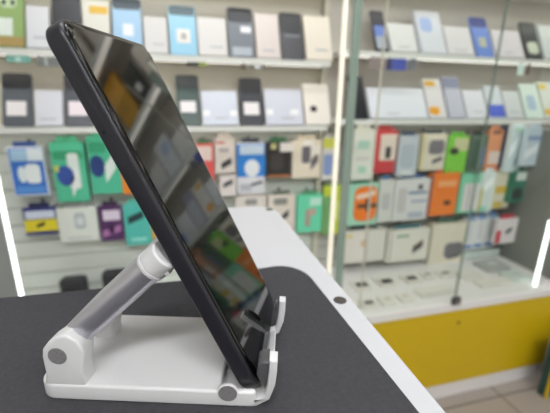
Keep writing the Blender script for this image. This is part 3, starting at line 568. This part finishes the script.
# bottom row
hang('charger_box', 'box', 'white charger box with thin dividing line in bottom row', 344, 385, 262, 231, YS-.006, .05, (226, 222, 212), [('grey_line', .52, .56, .0, 1, (196, 190, 184)), ('beige_mark', .40, .50, .5, .72, (214, 186, 150), 'round'), ('yellow_mark', .04, .18, .82, .92, (222, 204, 120))], tab=(70, 78, 76))
hang('headset_box', 'box', 'white box with dark oval headset picture in bottom row', 387.5, 428, 261, 230, YS-.006, .05, (230, 226, 214), [('dark_oval', .62, .86, .22, .66, (92, 78, 78), 'slant'), ('green_text', .2, .5, .78, .86, (130, 170, 140)), ('grey_line', .06, .1, .0, 1, (190, 186, 180))], tab=(70, 120, 130))
hang('speaker_box', 'box', 'cream box with dark grey picture beside the blue striped packs', 431, 464, 263, 224, YS-.006, .05, (228, 220, 200), [('grey_picture', .42, .98, .14, .52, (120, 118, 122), 'round'), ('black_foot', .55, .9, .10, .2, (80, 78, 84), 'slant', 1)], tab=(50, 100, 80))
for i, (a, b_) in enumerate(((465, 474.5), (475, 485), (485.5, 496))):
    hang('cable_pack', 'pack', ('slim white cable pack with blue foot beside the cream box', 'slim white cable pack with blue foot between two like it', 'slim white cable pack with blue foot beside red trimmed pack')[i], a, b_, 250-i*1.5, 218-i*1.5, YS, .03, (226, 226, 226), [('blue_foot', .1, .9, .06, .16, (70, 130, 190)), ('grey_line', .4, .6, .3, .9, (204, 200, 204)), ('blue_top', .1, .9, .92, 1, (100, 150, 200))], tab=(70, 120, 190))
hang('cable_pack', 'pack', 'white pack with red edge and red top near grey end wall', 496.8, 516.5, 243, 219, YS-.06, .02, (234, 226, 226), [('red_edge', .0, .24, .04, .55, (206, 50, 66)), ('black_mark', .46, .74, .36, .66, (56, 46, 50), 'slant', 1)], tab=(206, 44, 66))
hang('charger_box', 'box', 'pale flat box under the blue footed cable packs', 464, 499, 257, 251, YS, .05, (214, 226, 220), [('grey_line', .1, .9, .4, .6, (196, 206, 202))], hk=False)

# ------------------------------------------------------------------ goods on the deck
def flat(name, cat, label, px, py, wx, wy, hz, rgb, decos=(), group=None, rz=0.):
    c = atz(px, py, DECK+hz); t = thing(name, label, cat, Wd((c.x, c.y, DECK+.0006)), (0, 0, rz), group)
    bm = bmesh.new(); add_box(bm, -wx/2, wx/2, -wy/2, wy/2, 0, hz, .001, 1); link('box_body', bm, mat(rgb, .4), t)
    for nm, u0, u1, v0, v1, col in decos:
        bx(nm, mat(col, .4), -wx/2+u0*wx, -wx/2+u1*wx, -wy/2+v0*wy, -wy/2+v1*wy, hz, hz+.004, t, .0015)
GD = 'flat boxes on the showcase deck'
DK = (34, 30, 30)
deck = [('flat white box with black adapter nearest the greenish post', 361, 284, .075, .07, [('black_adapter', .15, .8, .15, .6, DK)]),
        ('flat white box with black adapter second from the greenish post', 386, 280.5, .075, .07, [('black_adapter', .15, .8, .15, .6, DK)]),
        ('flat white box with black adapter third from the greenish post', 411, 277.5, .075, .07, [('black_adapter', .15, .78, .2, .6, DK)]),
        ('flat white box with slim grey adapter under the headset box', 427, 274, .05, .06, [('grey_adapter', .2, .8, .35, .5, (120, 112, 110))]),
        ('flat white box with grey adapter under the cream speaker box', 445, 272.5, .075, .06, [('grey_adapter', .2, .7, .3, .5, (96, 92, 92))]),
        ('small white box with dark cable in front row of the deck', 368, 302, .06, .055, [('dark_cable', .2, .8, .2, .55, (70, 66, 64))]),
        ('small white box with brownish cable in front row of deck', 387, 299, .06, .055, [('brown_cable', .3, .7, .4, .55, (190, 176, 160))]),
        ('small white box with beige cable behind the sliding lock', 405, 296, .06, .055, [('beige_cable', .3, .6, .4, .55, (196, 184, 166))]),
        ('long flat white box lying behind the sliding lock', 436, 290, .17, .06, [('grey_line', .05, .95, .05, .1, (196, 190, 184))]),
        ('long flat white box lying nearest the glowing white tube', 494, 281, .17, .06, [('grey_line', .05, .6, .1, .16, (200, 196, 190))]),
        ('flat white card box in the middle of the deck', 470, 274, .10, .07, [('grey_line', .1, .9, .2, .26, (206, 202, 198))])]
for lab, px, py, wx, wy, dec in deck: flat('charger_box', 'box', lab, px, py, wx, wy, .014, (226, 222, 212), dec, GD)
flat('cable_box', 'box', 'grey flat box at the back of deck under the red trimmed pack', 492, 264, .13, .10, .018, (176, 178, 174), [('white_label', .35, .75, .4, .7, (214, 216, 212))], GD)
flat('cable_box', 'box', 'pale mint flat box at the deck corner by the end wall', 515, 275, .10, .09, .014, (206, 216, 208), [('grey_line', .1, .9, .45, .55, (190, 198, 190))], GD)
for px, py, lab in ((75, 290, 'black rounded gadget on the pale deck beneath white charger pack'), (116, 283, 'black rounded gadget on the pale deck behind the silver arm')):
    p = at(px, py, 1.38); t = thing('desk_speaker', lab, 'speaker', Wd((p.x, 1.38, DECK+.0006)), group='black gadgets on the pale deck')
    hh = at(px, py-12, 1.38).z-DECK
    bm = bmesh.new(); add_prism(bm, rrect(-.045, .045, -.03, .03, .02, 6), 0, hh, 'z', .01, 4); link('speaker_body', bm, mat((42, 42, 46), .5), t, True)
    bm = bmesh.new(); add_prism(bm, disc_poly(0, hh*.55, .022), -.032, -.0295, 'y', .0008, 2); link('speaker_grille', bm, mat((28, 28, 30), .7), t)

# ------------------------------------------------------------------ world and view
w = bpy.data.worlds.new('world'); sc.world = w; w.use_nodes = True
w.node_tree.nodes['Background'].inputs['Color'].default_value = (1, 1, 1, 1); w.node_tree.nodes['Background'].inputs['Strength'].default_value = .05
vs = sc.view_settings; vs.view_transform = 'Standard'; vs.look = 'None'; vs.gamma = 1; vs.use_curve_mapping = False; vs.exposure = 0.3
sc.cycles.use_denoising = True; sc.cycles.max_bounces = 10; sc.cycles.transparent_max_bounces = 12; sc.cycles.caustics_reflective = False; sc.cycles.caustics_refractive = False; sc.cycles.sample_clamp_indirect = 4
